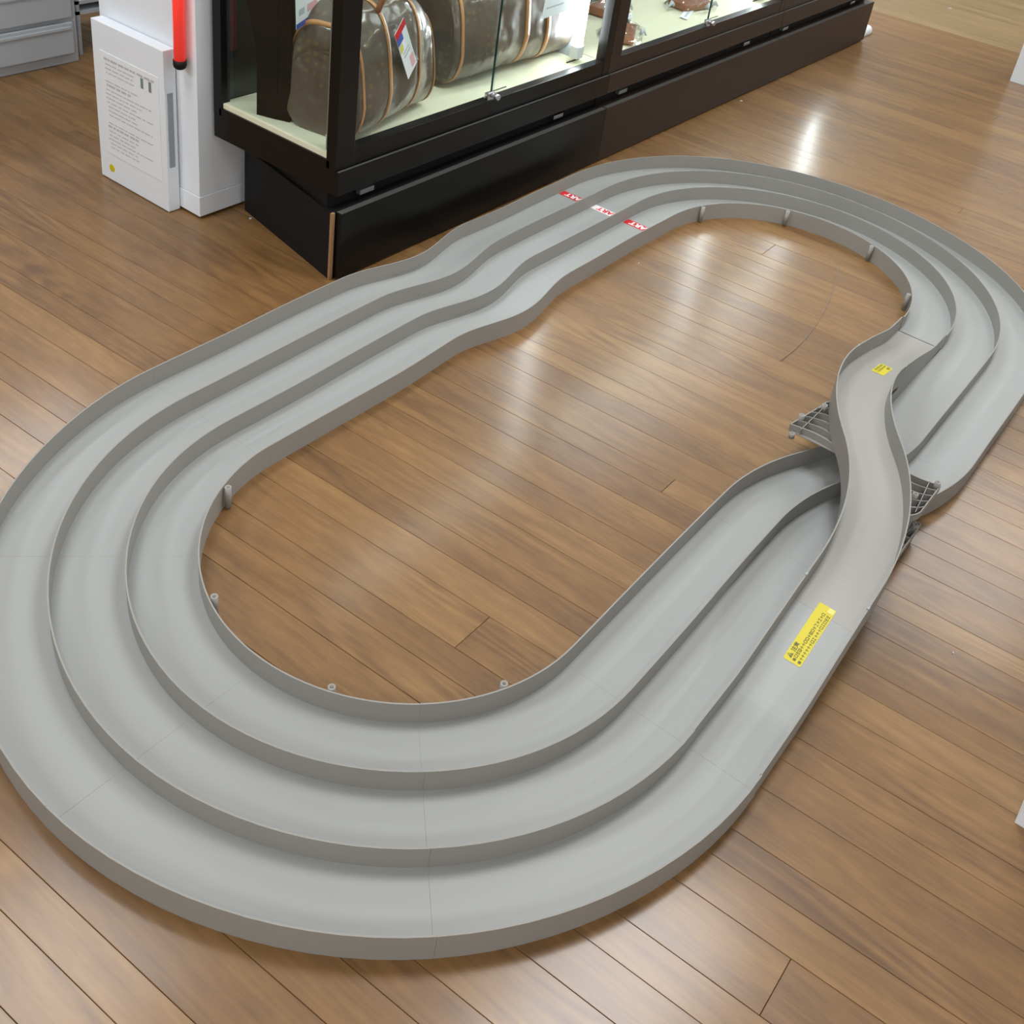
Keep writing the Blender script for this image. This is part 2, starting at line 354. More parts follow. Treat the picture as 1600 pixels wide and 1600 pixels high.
def ribbon(path, zt, zb, tk=TK):
    """upright wall along plan points with top and bottom heights (numbers or lists)"""
    bm = bmesh.new(); n = len(path); rows = []
    for i, (x, y) in enumerate(path):
        ax, ay = path[max(i-1, 0)]; bx, by = path[min(i+1, n-1)]
        l = math.hypot(bx-ax, by-ay) or 1; nx, ny = -(by-ay)/l*tk/2, (bx-ax)/l*tk/2
        T = zt[i] if isinstance(zt, list) else zt; Bo = zb[i] if isinstance(zb, list) else zb
        rows.append([bm.verts.new(v) for v in ((x+nx, y+ny, Bo), (x+nx, y+ny, T), (x-nx, y-ny, T), (x-nx, y-ny, Bo))])
    for A, B in zip(rows[:-1], rows[1:]):
        for j in range(4):
            f = bm.faces.new([A[j], B[j], B[(j+1) % 4], A[(j+1) % 4]]); f.smooth = True
    bm.faces.new(rows[0]); bm.faces.new(list(reversed(rows[-1])))
    for A, B in zip(rows[:-1], rows[1:]):
        for j in range(4): bm.edges.get((A[j], B[j])).smooth = False
    for R_ in (rows[0], rows[-1]):
        for j in range(4): bm.edges.get((R_[j], R_[(j+1) % 4])).smooth = False
    return bm
def strip(bm, A, B, za, th=0.003):
    """lane floor between two plan lines with the same number of points"""
    n = len(A); up = []; lo = []
    for i in range(n):
        z = za[i] if isinstance(za, list) else za
        up.append((bm.verts.new((*A[i], z)), bm.verts.new((*B[i], z))))
        lo.append((bm.verts.new((*A[i], z-th)), bm.verts.new((*B[i], z-th))))
    for i in range(n-1):
        bm.faces.new([up[i][0], up[i+1][0], up[i+1][1], up[i][1]])
        bm.faces.new([lo[i][1], lo[i+1][1], lo[i+1][0], lo[i][0]])
        bm.faces.new([up[i][0], lo[i][0], lo[i+1][0], up[i+1][0]])
        bm.faces.new([up[i][1], up[i+1][1], lo[i+1][1], lo[i][1]])
    for i in (0, n-1): bm.faces.new([up[i][0], up[i][1], lo[i][1], lo[i][0]])
GAP = 0.00012
track = thing('race_track', 'grey plastic three lane toy car racing circuit laid out on the wood floor', 'race track')
def section(name, t0, t1, n, extra=None):
    """one moulded three-lane piece: lane floor with four walls as sub-parts"""
    length = (LEN if int(t0+1e-6) % 2 == 0 else PI*RR[2])
    g = GAP/length; ts = [t0+g+(t1-t0-2*g)*j/n for j in range(n+1)]
    lines = [[wall_xy(i, t) for t in ts] for i in range(4)]
    bm = bmesh.new()
    for i in range(3): strip(bm, lines[i], lines[i+1], LANE)
    sec = mesh_obj(name, bm, M_plast, track)
    for i in range(4):
        tk = TK
        mesh_obj('side_wall' if i in (0, 3) else 'divider_wall', ribbon(lines[i], RIM+random.uniform(-0.0004, 0.0004), 0.0 if i in (0, 3) else LANE-0.002), M_plast_shaded, sec)
    return sec
def peg(sec, cx, cy, ang, r):
    bm = bmesh.new(); a = math.radians(ang)
    x, y = cx+r*math.cos(a), cy+r*math.sin(a)
    hollow_tube(bm, x, y, 0.004, RIM-0.0005, 0.0062, 0.0036)
    ex, ey = cx+(r+0.0085)*math.cos(a), cy+(r+0.0085)*math.sin(a)      # web to the wall
    nx, ny = -math.sin(a)*0.0013, math.cos(a)*0.0013
    fx, fy = cx+(r+0.004)*math.cos(a), cy+(r+0.004)*math.sin(a)
    prism(bm, [(fx-nx, fy-ny), (ex-nx, ey-ny), (ex+nx, ey+ny), (fx+nx, fy+ny)], 0.006, RIM-0.004)
    mesh_obj('joint_tube', bm, M_plast_shaded, sec)
# near bend (four 45 degree pieces) and far bend
for j in range(4):
    s1 = section('curve_section', 3+j/4, 3+(j+1)/4, 14)
    th = 270-45*j-22.5; t = 3+j/4+0.125
    peg(s1, 0, 0, th, RR[0]+off(0, t)-0.0098)
    s2 = section('curve_section', 1+j/4, 1+(j+1)/4, 14)
    th = 90-45*j-22.5; t = 1+j/4+0.125
    peg(s2, LEN, 0, th, RR[0]+off(0, t)-0.0098)
section('straight_section', 0.0, 1/3, 10)
ws = section('wave_section', 1/3, 2/3, 36)
st = section('straight_section', 2/3, 1.0, 10)
# scuff marks on the wave walls
for (i, xa, xb) in ((3, 0.69, 0.80), (2, 0.66, 0.80), (1, 0.68, 0.80)):
    bm = bmesh.new()
    for q in range(9):
        x = xa+(xb-xa)*q/9+random.uniform(0, .006); w = random.uniform(0.004, 0.012); z = 0.017+random.uniform(-0.004, 0.004)
        x2 = x+w; y1 = wall_xy(i, x/LEN)[1]-TK/2-0.0002; y2 = wall_xy(i, x2/LEN)[1]-TK/2-0.0002; hgt = random.uniform(0.0008, 0.0022)
        vs = [bm.verts.new(v) for v in ((x, y1, z), (x2, y2, z), (x2, y2, z+hgt), (x, y1, z+hgt*0.4))]; bm.faces.new(vs)
    mesh_obj('scuff_mark', bm, M_scuff, ws)
# START stickers across the three lanes (letters read from the inner side outwards)
def text_bm(bm, txt, size, mi, fn, bold=0.0):
    cu = bpy.data.curves.new('text', 'FONT'); cu.body = txt; cu.size = size; cu.resolution_u = 3; cu.offset = bold
    ob = bpy.data.objects.new('text', cu); COL.objects.link(ob)
    bpy.context.view_layer.update()
    dg = bpy.context.evaluated_depsgraph_get(); me = bpy.data.meshes.new_from_object(ob.evaluated_get(dg))
    vs = [bm.verts.new(fn(v.co.x, v.co.y)) for v in me.vertices]
    for p in me.polygons:
        try:
            f = bm.faces.new([vs[i] for i in p.vertices]); f.material_index = mi
        except ValueError: pass
    bpy.data.objects.remove(ob); bpy.data.curves.remove(cu)
    wd = max((v.co.x for v in me.vertices), default=0); bpy.data.meshes.remove(me)
    return wd
def face(bm, pts, mi=0):
    f = bm.faces.new([bm.verts.new(p) for p in pts]); f.material_index = mi; return f
for lane, mats, lab in ((2, [M_redprint, M_whiteprint], 'red sticker with white letters in the outer lane'),
                        (1, [M_whiteprint, M_redprint], 'white sticker with red letters in the middle lane'),
                        (0, [M_redprint, M_whiteprint], 'red sticker with white letters in the inner lane')):
    x0, x1 = 1.4745, 1.5065; yi = wall_xy(lane, 1.49/LEN)[1]+0.004; yo = wall_xy(lane+1, 1.49/LEN)[1]-0.003
    bm = bmesh.new(); z = LANE+0.0004
    face(bm, ((x0, yi, z), (x1, yi, z), (x1, yo, z), (x0, yo, z)))
    ys = RR[lane]+0.0085
    for k, chh in enumerate('START'):
        text_bm(bm, chh, 0.0285, 1, lambda px, py, k=k: (x1-0.0055-py, ys+0.0185*k+px, z+0.0003), bold=0.0012)
    o = mesh_obj('start_sticker', bm, mats, st); o['label'] = lab
# front straight, lower level: two lanes running under the bridge
def under_section(name, xa, xb, n, spans=None):
    xs = [xa+GAP+(xb-xa-2*GAP)*j/n for j in range(n+1)]
    L3 = [[under_xy(k, x) for x in xs] for k in range(3)]
    bm = bmesh.new(); strip(bm, L3[0], L3[1], LANE); strip(bm, L3[1], L3[2], LANE)
    sec = mesh_obj(name, bm, M_plast, track)
    for k in range(3):
        a, b = (spans or {}).get(k, (xa, xb))
        path = L3[k] if (a, b) == (xa, xb) else [under_xy(k, a+(b-a)*j/n) for j in range(n+1)]
        mesh_obj('side_wall' if k != 1 else 'divider_wall', ribbon(path, RIM, 0.0 if k != 1 else LANE-0.002), M_plast_shaded, sec)
    return sec
XA, XB = 0.362, 1.195
u1 = under_section('straight_section', 0.0, LEN/3, 10, {2: (XA-0.02, LEN/3)})
u2 = under_section('crossover_section', LEN/3, 2*LEN/3, 36)
u3 = under_section('straight_section', 2*LEN/3, LEN, 10, {0: (2*LEN/3, XB+0.03)})
# lane-change bridge: outer lane on the left climbs over to the inner lane on the right
XM, HL = 0.8061, 0.3768
def rim_z(x):
    v = 0.1577-0.2534*(x-XM)**2
    return RIM + math.log1p(math.exp(min((v-RIM)/0.006, 60)))*0.006
def centre(x):
    tl = 3-x/LEN
    return (x, -(RR[2]+RR[3])/2 + s_shift(x, XM-HL, XM+HL, 2*PIT))
def lane_line(o_, xs):
    out = []
    for x in xs:
        a, b = centre(x-0.002), centre(x+0.002); l = math.hypot(b[0]-a[0], b[1]-a[1])
        c = centre(x); out.append((c[0]-(b[1]-a[1])/l*o_, c[1]+(b[0]-a[0])/l*o_))
    return out
def ramp(name, xa, xb, n, oi, oo, deep=0.0, skirt=None, mat=None):
    xs = [xa+GAP+(xb-xa-2*GAP)*j/n for j in range(n+1)]
    zr = [rim_z(x) for x in xs]; zd = [z-(RIM-LANE) for z in zr]
    A, B = lane_line(oi, xs), lane_line(oo, xs)
    bm = bmesh.new(); strip(bm, A, B, zd, 0.0028)
    sec = mesh_obj(name, bm, mat or M_plast, track)
    zb = [max(z-0.0545-deep, 0.0) for z in zr]
    mesh_obj('side_wall', ribbon(A, zr, 0.0 if skirt == 'in' else zb), M_plast_shaded, sec); mesh_obj('side_wall', ribbon(B, zr, 0.0 if skirt == 'out' else zb), M_plast_shaded, sec)
    return sec
ra = ramp('ramp_section', 0.0, XA, 24, 0.059, -0.059, skirt='in')
br = ramp('bridge_section', XA, XB, 60, 0.059, -0.059, 0.004, None, M_plast_bridge)
rb = ramp('ramp_section', XB, LEN-0.004, 24, 0.059, -0.059, skirt='out', mat=M_plast_bridge)
# little joint clips at the bridge ends
for x, o_ in ((0.383, 0.059), (0.384, -0.059), (XB, 0.059), (XB, -0.059)):
    (px, py), = lane_line(o_, [x]); z = rim_z(x); bm = bmesh.new()
    box(bm, px-0.004, px+0.004, py-0.0022, py+0.0022, z-0.012, z+0.0012, bev=0.0005)
    mesh_obj('joint_clip', bm, M_plast, br)
# ribbed flanges with peg tubes at the sides of the bridge, and one on the lower piece
def flange(sec, A, B, C, D, z1, tk, tubes, nrib=5, name='ribbed_flange', bowc=0.010):
    """A-B is the free edge, D-C the edge on the wall; ribs run from the free edge to the wall"""
    bm = bmesh.new(); P2 = lambda p, q, f: (p[0]+(q[0]-p[0])*f, p[1]+(q[1]-p[1])*f)
    pts = [A, B, C, D]; area = sum(pts[i][0]*pts[(i+1) % 4][1]-pts[(i+1) % 4][0]*pts[i][1] for i in range(4))
    prism(bm, pts if area > 0 else pts[::-1], z1-tk, z1-tk+0.0016)
    def rib(p, q, bow=0.0, t=0.0018, zt=z1, zb=z1-tk):
        path = []
        for j in range(9):
            f = j/8; x, y = P2(p, q, f); l = math.hypot(q[0]-p[0], q[1]-p[1]) or 1
            k = bow*4*f*(1-f); path.append((x-(q[1]-p[1])/l*k, y+(q[0]-p[0])/l*k))
        r = ribbon(path, zt, zb, t); me = bpy.data.meshes.new('t'); r.to_mesh(me); r.free(); bm.from_mesh(me); bpy.data.meshes.remove(me)
    for j in range(nrib+1):
        f = j/nrib; rib(P2(A, B, f), P2(D, C, f), bow=bowc, t=0.0026 if j in (0, nrib) else 0.0016)
    rib(A, B, t=0.0024); rib(P2(A, D, 0.22), P2(B, C, 0.22), t=0.0016)
    o = mesh_obj(name, bm, M_plast_shaded, sec)
    for (x, y, za, zb) in tubes:
        b2 = bmesh.new(); hollow_tube(b2, x, y, za, zb, 0.0062, 0.0036, inner_depth=0.012); mesh_obj('peg_tube', b2, M_plast_shaded, sec)
flange(br, (0.799, -0.372), (0.925, -0.394), (0.952, -0.418), (0.800, -0.484), 0.098, 0.017, [(0.838, -0.379, 0.082, 0.106), (0.914, -0.400, 0.082, 0.106), (0.789, -0.385, 0.074, 0.086)])
flange(br, (0.845, -0.692), (0.730, -0.690), (0.690, -0.655), (0.838, -0.590), 0.098, 0.017, [(0.838, -0.686, 0.082, 0.107), (0.765, -0.664, 0.082, 0.107)], bowc=0.008)
flange(u2, (0.775, -0.694), (0.655, -0.694), (0.650, -0.625), (0.770, -0.650), 0.040, 0.018, [(0.757, -0.687, 0.0, 0.046)], nrib=4, bowc=0.0)
bm = bmesh.new(); tube(bm, [(0.742, -0.676, 0.03), (0.748, -0.676, 0.088)], 0.0055, 12); mesh_obj('support_post', bm, M_plast_shaded, br)
# yellow warning labels
def glyph_row(bm, fn, u0, u1, v, hgt, mi, bullets=True, seed=0):
    """a line of tiny print, too small to read, as strokes of its own"""
    rg = random.Random(seed); u = u0
    if bullets: face(bm, [fn(u, v), fn(u+hgt*0.8, v), fn(u+hgt*0.8, v+hgt*0.8), fn(u, v+hgt*0.8)], mi); u += hgt*1.15
    while u < u1-hgt*0.9:
        w = hgt*0.85; s = hgt*0.15; k = rg.random()
        segs = []
        if k < 0.6: segs += [(0, 0, w, s), (0, hgt-s, w, hgt)]
        if k > 0.25: segs += [(w*0.42, 0, w*0.42+s, hgt)]
        if k > 0.5: segs += [(0, hgt*0.48, w, hgt*0.48+s)]
        if k < 0.45: segs += [(0, 0, s, hgt), (w-s, 0, w, hgt)]
        for a, b, c, d in segs:
            face(bm, [fn(u+a, v+b), fn(u+c, v+b), fn(u+c, v+d), fn(u+a, v+d)], mi)
        u += hgt*1.06
def warning(sec, u_len, v_len, fn, label, rows, mark):
    bm = bmesh.new(); f2 = lambda dz: (lambda u, v: fn(u, v, dz))
    n = 8; b = f2(0.0004); r = 0.002
    outline = [(r, 0), (u_len-r, 0), (u_len, r), (u_len, v_len-r), (u_len-r, v_len), (r, v_len), (0, v_len-r), (0, r)]
    us = [0, r]+[r+(u_len-2*r)*j/12 for j in range(1, 13)]+[u_len]; va = lambda u: r if u in (0, u_len) else 0.0
    for ua, ub in zip(us[:-1], us[1:]): face(bm, [b(ua, va(ua)), b(ub, va(ub)), b(ub, v_len-va(ub)), b(ua, v_len-va(ua))], 0)
    g = f2(0.0008); g2 = f2(0.0011)
    mh = mark['h']; mu, mv = mark['u'], mark['v']
    if mark.get('tri'):
        face(bm, [g(mu, mv), g(mu+mh*1.1, mv), g(mu+mh*0.55, mv+mh)], 1)
        face(bm, [g2(mu+mh*0.49, mv+mh*0.3), g2(mu+mh*0.61, mv+mh*0.3), g2(mu+mh*0.63, mv+mh*0.75), g2(mu+mh*0.47, mv+mh*0.75)], 0)
        face(bm, [g2(mu+mh*0.49, mv+mh*0.12), g2(mu+mh*0.61, mv+mh*0.12), g2(mu+mh*0.61, mv+mh*0.22), g2(mu+mh*0.49, mv+mh*0.22)], 0)
        mu += mh*1.45
    text_bm(bm, '注意', mh*1.02, 1, lambda px, py: g(mu+px, mv+py+mh*0.05), bold=0.0002)
    for (ua, ub, v, h_, sd) in rows: glyph_row(bm, g, ua, ub, v, h_, 1, True, sd)
    if mark.get('fade'): face(bm, [g(u_len-0.012, 0.001), g(u_len-0.001, 0.001), g(u_len-0.001, v_len*0.4), g(u_len-0.012, v_len*0.4)], 2)
    o = mesh_obj('warning_label', bm, [M_yellow, M_olive, M_yellow_pale], sec); o['label'] = label
deck = lambda x: rim_z(x)-(RIM-LANE)
warning(br, 0.133, 0.0325, lambda u, v, dz: (0.250+u, -0.6680+v, deck(0.250+u)+dz), 'long yellow caution sticker on the near ramp',
        [(0.005, 0.118, 0.0125, 0.0062, 3), (0.005, 0.122, 0.0030, 0.0062, 5)], dict(u=0.006, v=0.021, h=0.0095, tri=True, fade=True))
warning(rb, 0.076, 0.031, lambda u, v, dz: (1.254-u, -0.4115-v, deck(1.254-u)+dz), 'short yellow caution sticker on the far ramp',
        [(0.006, 0.070, 0.0105, 0.0052, 8), (0.006, 0.070, 0.0025, 0.0052, 9)], dict(u=0.006, v=0.0195, h=0.0085))

# ------------------------------------------------------------------ showcases
YF, YB = 0.800, 1.235
def bar(parent, name, mat, x0, x1, y0, y1, z0, z1, bev=0.0015):
    bm = bmesh.new(); box(bm, x0, x1, y0, y1, z0, z1, bev=bev); return mesh_obj(name, bm, mat, parent)
def showcase(x0, x1, label, mat, left_skew=False, lamp_end=False, joint=None, top=1.32, base_to=None):
    root = thing('display_case', label, 'display case', ((x0+x1)/2, (YF+YB)/2, 0), group='glass showcases in a row')
    ox, oy = (x0+x1)/2, (YF+YB)/2
    R = lambda a: a-ox
    Yl = lambda a: a-oy
    B = lambda name, m, xa, xb, ya, yb, za, zb, bev=0.0015: bar(root, name, m, R(xa), R(xb), Yl(ya), Yl(yb), za, zb, bev)
    bx0 = x0-0.004 if left_skew else x0+0.001; bx1 = (base_to or x1)-0.001
    sk = 0.088 if left_skew else 0.0
    bm = bmesh.new(); has_base = base_to != 0
    if has_base: prism(bm, [(R(bx0), Yl(YF)), (R(bx1), Yl(YF)), (R(bx1), Yl(YB-0.02)), (R(bx0+sk), Yl(YB-0.02))], 0.0, 0.186)
    if has_base: mesh_obj('base', bm, M_blackmat if left_skew else mat, root)
    if left_skew: B('panel_edge', M_raw, bx0-0.002, bx0+0.008, YF-0.003, YF+0.004, 0.0, 0.187, 0)
    if has_base: B('drawer_front', mat, bx0+(0.012 if left_skew else -0.0009), bx1+0.0009, YF-0.020, YF-0.002, 0.006, 0.188, 0.002 if left_skew else 0.0)
    if has_base: bm = bmesh.new(); box(bm, R(bx0+(0.014 if left_skew else 0.003)), R(bx1-0.003), Yl(YF-0.019), Yl(YF-0.003), 0.1882, 0.1892); mesh_obj('top_edge_highlight', bm, M_edge_highlight, root)  # thin strip painting the highlight on the drawer's top edge
    bm = bmesh.new(); prism(bm, [(R(x0+0.008), Yl(YF+0.03)), (R(x1), Yl(YF+0.03)), (R(x1), Yl(YB-0.03)), (R(x0+0.008+sk), Yl(YB-0.03))], 0.186, 0.236); mesh_obj('recess', bm, M_blackmat, root)
    B('rail', mat, x0, x1-0.001, YF-0.010, YB, 0.234, 0.297, 0.0025)
    bm = bmesh.new(); box(bm, R(x0+0.004), R(x1-0.005), Yl(YF-0.0095), Yl(YF-0.004), 0.2971, 0.2980); mesh_obj('rail_lip_highlight', bm, M_edge_highlight, root)  # highlight of the rail's top lip, put in as a lighter strip
    B('sill', M_black if left_skew else mat, x0+0.004, x1-0.002, YF, YF+0.030, 0.297, 0.345, 0.0015)
    B('deck', M_cream, x0+0.006, x1-0.002, YF+0.030, YB-0.02, 0.306, 0.331, 0)
    pw = 0.062
    posts = [(x0, x0+pw, YF-0.0012, YF+0.031), (x0, x0+0.028, YB-0.03, YB), (x1-0.036, x1-0.0015, YF-0.0012, YF+0.031), (x1-0.03, x1-0.002, YB-0.03, YB)]
    for i, (a, b, c, d) in enumerate(posts): B('post', M_black if left_skew else mat, a, b, c, d, 0.297, top, 0.001)
    B('top_panel', mat, x0, x1-0.002, YF, YB, top, top+0.06, 0.002)
    B('back_panel', M_back, x0+0.02, x1-0.02, YB-0.018, YB-0.010, 0.331, top, 0)
    mid = (x0+pw+x1-0.036)/2
    for (a, b, yy) in ((x0+pw-0.01, mid+0.012, YF+0.016), (mid-0.012, x1-0.03, YF+0.006)):
        bm = bmesh.new(); box(bm, R(a), R(b), Yl(yy), Yl(yy+0.005), 0.343, top)
        mesh_obj('glass_door', bm, M_glass, root)
    bm = bmesh.new(); box(bm, R(mid-0.0125), R(mid-0.0108), Yl(YF+0.0055), Yl(YF+0.0115), 0.343, top); mesh_obj('glass_edge', bm, M_glassedge, root)
    if left_skew:
        B('side_sill', mat, x0, x0+0.012, YF+0.02, YB-0.02, 0.296, 0.318, 0.001)
        bm = bmesh.new(); box(bm, R(x0+0.010), R(x0+0.015), Yl(YF+0.03), Yl(YB-0.03), 0.319, top); mesh_obj('glass_side', bm, M_glass, root)
        B('glass_channel', M_alu, x0+0.012, x0+0.020, YF+0.026, YF+0.046, 0.335, top, 0.001)
        B('shelf_bracket', M_paper, x0+0.014, x0+0.030, YF+0.042, YF+0.05, 0.345, 0.372, 0.001)
    # lock on the sliding doors
    lk = bmesh.new(); lx = mid-0.012
    box(lk, R(lx-0.030), R(lx+0.052), Yl(YF-0.004), Yl(YF-0.0015), 0.372, 0.3745)
    box(lk, R(lx-0.036), R(lx-0.006), Yl(YF-0.010), Yl(YF+0.004), 0.354, 0.3735, bev=0.003)
    tube(lk, [(R(lx-0.005), Yl(YF-0.004), 0.362), (R(lx-0.005), Yl(YF-0.024), 0.360)], 0.008, 12)
    mesh_obj('door_lock', lk, M_chrome, root, smooth=False)
    for fx in (0.13, 0.83):
        xx = x0+(x1-x0)*fx-0.05
        B('latch', M_alu if fx < 0.5 else M_chrome, xx, xx+0.05, YF+0.012, YF+0.028, 0.199, 0.212, 0.001)
    if lamp_end:
        B('end_screen', M_whitegrey, x1-0.060, x1-0.054, YF+0.085, YB-0.03, 0.331, top, 0.0005)
        bm = bmesh.new(); box(bm, R(x1-0.120), R(x1-0.056), Yl(YF+0.080), Yl(YF+0.084), 0.331, 0.334); mesh_obj('screen_foot', bm, M_shadowgap, root)
        bm = bmesh.new(); tube(bm, [(R(x1-0.085), Yl(YF+0.072), 0.385), (R(x1-0.085), Yl(YF+0.072), 1.25)], 0.013, 14); mesh_obj('lamp_tube', bm, M_tube, root)
        bm = bmesh.new(); box(bm, R(x1-0.103), R(x1-0.067), Yl(YF+0.06), Yl(YF+0.09), 0.345, 0.384, bev=0.003); mesh_obj('lamp_socket', bm, M_paper, root)
    # unseen fill light added under the top panel to brighten the inside
    l = bpy.data.lights.new('case_fill_light', 'AREA'); l.shape = 'RECTANGLE'; l.size = (x1-x0)*0.8; l.size_y = 0.05; l.energy = 3 if left_skew else 5; l.color = (1.0, 0.99, 0.94)
    lo = bpy.data.objects.new('case_fill_light', l); COL.objects.link(lo); lo.parent = root; lo.location = (0, -0.15, top-0.02)
    return root
showcase(0.595, 1.790, 'black glass showcase holding two brown handbags, nearest of the row', M_black, True, True)
showcase(1.790, 3.075, 'dark brown glass showcase holding small plastic wrapped goods, middle of the row', M_brownblk, False, True)
showcase(3.075, 4.100, 'dark brown showcase at the far end of the row, only its lower front in view', M_brownblk, False, True)

# ------------------------------------------------------------------ goods in the showcases
DZ = 0.331
def bag(name, label, loc, rz, Lx, Dy, Hz, straps, seed, sag=0.1, rd=0.3, drop=0):
    root = thing(name, label, 'handbag', loc, rz, 'handbags in the showcase')
    rg = random.Random(seed); ph = [rg.uniform(0, 6.28) for _ in range(6)]
    def surf(u, a, k=1.0):
        """u -1..1 along the bag, a angle round the section"""
        e = (1-abs(u)**5)**(1/3.2) if abs(u) < 1 else 0.0
        c, s = math.cos(a), math.sin(a)
        sg = lambda v, p: math.copysign(abs(v)**p, v)
        y = sg(c, 0.62)*Dy/2; z = Hz/2+sg(s, 0.62)*Hz/2
        taper = 1-0.30*max(z/Hz-0.35, 0)
        y *= taper*(0.86+0.14*e)
        dent = 1+0.035*math.sin(3*u+ph[0]+2*a)+0.03*math.sin(7*u+ph[1])*math.sin(a+ph[2])
        e2 = max(1-abs(u)**2.6, 0)**(1/2.6)
        z = z*(1-sag*0.5*(1-u*u)*max(s, 0))*(1-rd*(1-e2))
        return (u*Lx/2*(1-0.05*math.sin(a)), y*dent*k, max(z*(1+(k-1)*0.5), 0.001))
    bm = bmesh.new(); nu, na = 26, 36; rows = []
    us = [math.sin(PI/2*(-1+2*i/nu)) for i in range(nu+1)]
    for u in us: rows.append([bm.verts.new(surf(u, 2*PI*j/na)) for j in range(na)])
    for A, B in zip(rows[:-1], rows[1:]):
        for j in range(na):
            f = bm.faces.new([A[j], A[(j+1) % na], B[(j+1) % na], B[j]]); f.smooth = True
    bm.faces.new(rows[0]); bm.faces.new(list(reversed(rows[-1])))
    mesh_obj('body', bm, M_canvas, root)
    def band(u0, u1, name, k, a0=0.0, a1=2*PI, mat=M_tan):
        b = bmesh.new(); n = 48; P0 = []
        for j in range(n+1):
            a = a0+(a1-a0)*j/n
            P0.append((b.verts.new(surf(u0, a, k)), b.verts.new(surf(u1, a, k))))
        for j in range(n):
            f = b.faces.new([P0[j][0], P0[j][1], P0[j+1][1], P0[j+1][0]]); f.smooth = True
        o = mesh_obj(name, b, mat, root)
        md = o.modifiers.new('thick', 'SOLIDIFY'); md.thickness = 0.003; md.offset = 1
    for u in straps: band(u-0.034, u+0.034, 'strap', 1.02, -PI*0.5, PI*0.5); band(u-0.034, u+0.034, 'strap', 1.02, PI*0.5, PI*1.5)
    band(-0.955, -0.925, 'piping', 1.03); band(0.925, 0.955, 'piping', 1.03)
    for side in (-1, 1):
        b = bmesh.new(); w = abs(straps[0]-straps[-1])*Lx/4
        if drop and side < 0:
            pts = [(straps[0]*Lx/2+w+w*math.cos(PI*(1-j/14)), surf(straps[0], 0.9)[1]*-1.05-0.018*math.sin(PI*j/14), drop-0.075*math.sin(PI*j/14)) for j in range(15)]
        else: pts = [(straps[0]*Lx/2+w+w*math.cos(PI*(1-j/14)), side*(Dy*0.28+0.03*math.sin(PI*j/14)), Hz*0.86+0.10*math.sin(PI*j/14)) for j in range(15)]
        tube(b, pts, 0.0075, 10); mesh_obj('handle', b, M_tan_dk, root)
    b = bmesh.new(); tube(b, [(-Lx*0.36+Lx*0.72*j/8, 0, surf(-0.72+1.44*j/8, PI/2)[2]+0.002) for j in range(9)], 0.006, 8); mesh_obj('zip', b, M_tan_dk, root)
    return root
bag('handbag', 'brown speckled handbag with tan straps beside the black stand in the case', (0.842, 0.960, DZ), math.radians(10), 0.345, 0.25, 0.34, (-0.36, 0.42), 3, 0.1, 0.42)
bag('handbag', 'larger brown travel bag with tan straps in the right half of the case', (1.475, 1.040, DZ), math.radians(-1), 0.60, 0.27, 0.32, (0.0, 0.34), 9, 0.2, 0.22, 0.245)
# black folded display stand with a flared left edge
bm = bmesh.new()
def leaf(p, q, tk, hz, flare):
    n = 8; l = math.hypot(q[0]-p[0], q[1]-p[1]); d = ((q[0]-p[0])/l, (q[1]-p[1])/l); nn = (-d[1]*tk, d[0]*tk)
    rows = []
    for j in range(n+1):
        f = j/n; z = DZ+hz*f; ex = -flare*max(0, f-0.35)**2*2.4
        a = (p[0]+d[0]*ex, p[1]+d[1]*ex); zq = DZ+hz*f*(1.0+0.10*1)
        rows.append([bm.verts.new(v) for v in ((*a, z), (q[0], q[1], zq), (q[0]+nn[0], q[1]+nn[1], zq), (a[0]+nn[0], a[1]+nn[1], z))])
    for A, B in zip(rows[:-1], rows[1:]):
        for j in range(4): bm.faces.new([A[j], A[(j+1) % 4], B[(j+1) % 4], B[j]])
    bm.faces.new(rows[0][::-1]); bm.faces.new(rows[-1])
leaf((0.622, 1.105), (0.640, 1.052), 0.010, 0.33, 0.05)
leaf((0.641, 1.051), (0.655, 1.022), 0.010, 0.33, 0.0)
leaf((0.656, 1.022), (0.735, 1.092), 0.010, 0.36, 0.0)
tag(mesh_obj('display_stand', bm, plain('black_velvet', lin(16, 19, 20), rough=0.9, spec=0.1)), 'black folding display stand behind the left glass of the black showcase', 'display stand')
# price tags: card with printed lines
def price_tag(label, org, du, dv, w, h, stripes, mat=M_paper):
    """card with corner org, width along du, height along dv"""
    root = thing('price_tag', label, 'price tag', org, 0, 'price tags in the showcases')
    du = Vector(du).normalized(); dv = Vector(dv).normalized(); nn = du.cross(dv).normalized()
    P = lambda u, v, k: tuple(du*u+dv*v+nn*k)
    bm = bmesh.new()
    lo = [bm.verts.new(P(u, v, -0.0006)) for u, v in ((0, 0), (w, 0), (w, h), (0, h))]; hi = [bm.verts.new(P(u, v, 0.0006)) for u, v in ((0, 0), (w, 0), (w, h), (0, h))]
    bm.faces.new(lo[::-1]); bm.faces.new(hi)
    for i in range(4): bm.faces.new([lo[i], lo[(i+1) % 4], hi[(i+1) % 4], hi[i]])
    mesh_obj('card', bm, mat, root)
    bm = bmesh.new(); mats = [M_blue, M_redprint, M_ink, M_pink, M_yellow_pale]
    for (u0, u1, v0, v1, mi) in stripes:
        for k in (0.0010, -0.0010): face(bm, [P(u0*w, v0*h, k), P(u1*w, v0*h, k), P(u1*w, v1*h, k), P(u0*w, v1*h, k)], mi)
    mesh_obj('print', bm, mats, root)
    return root
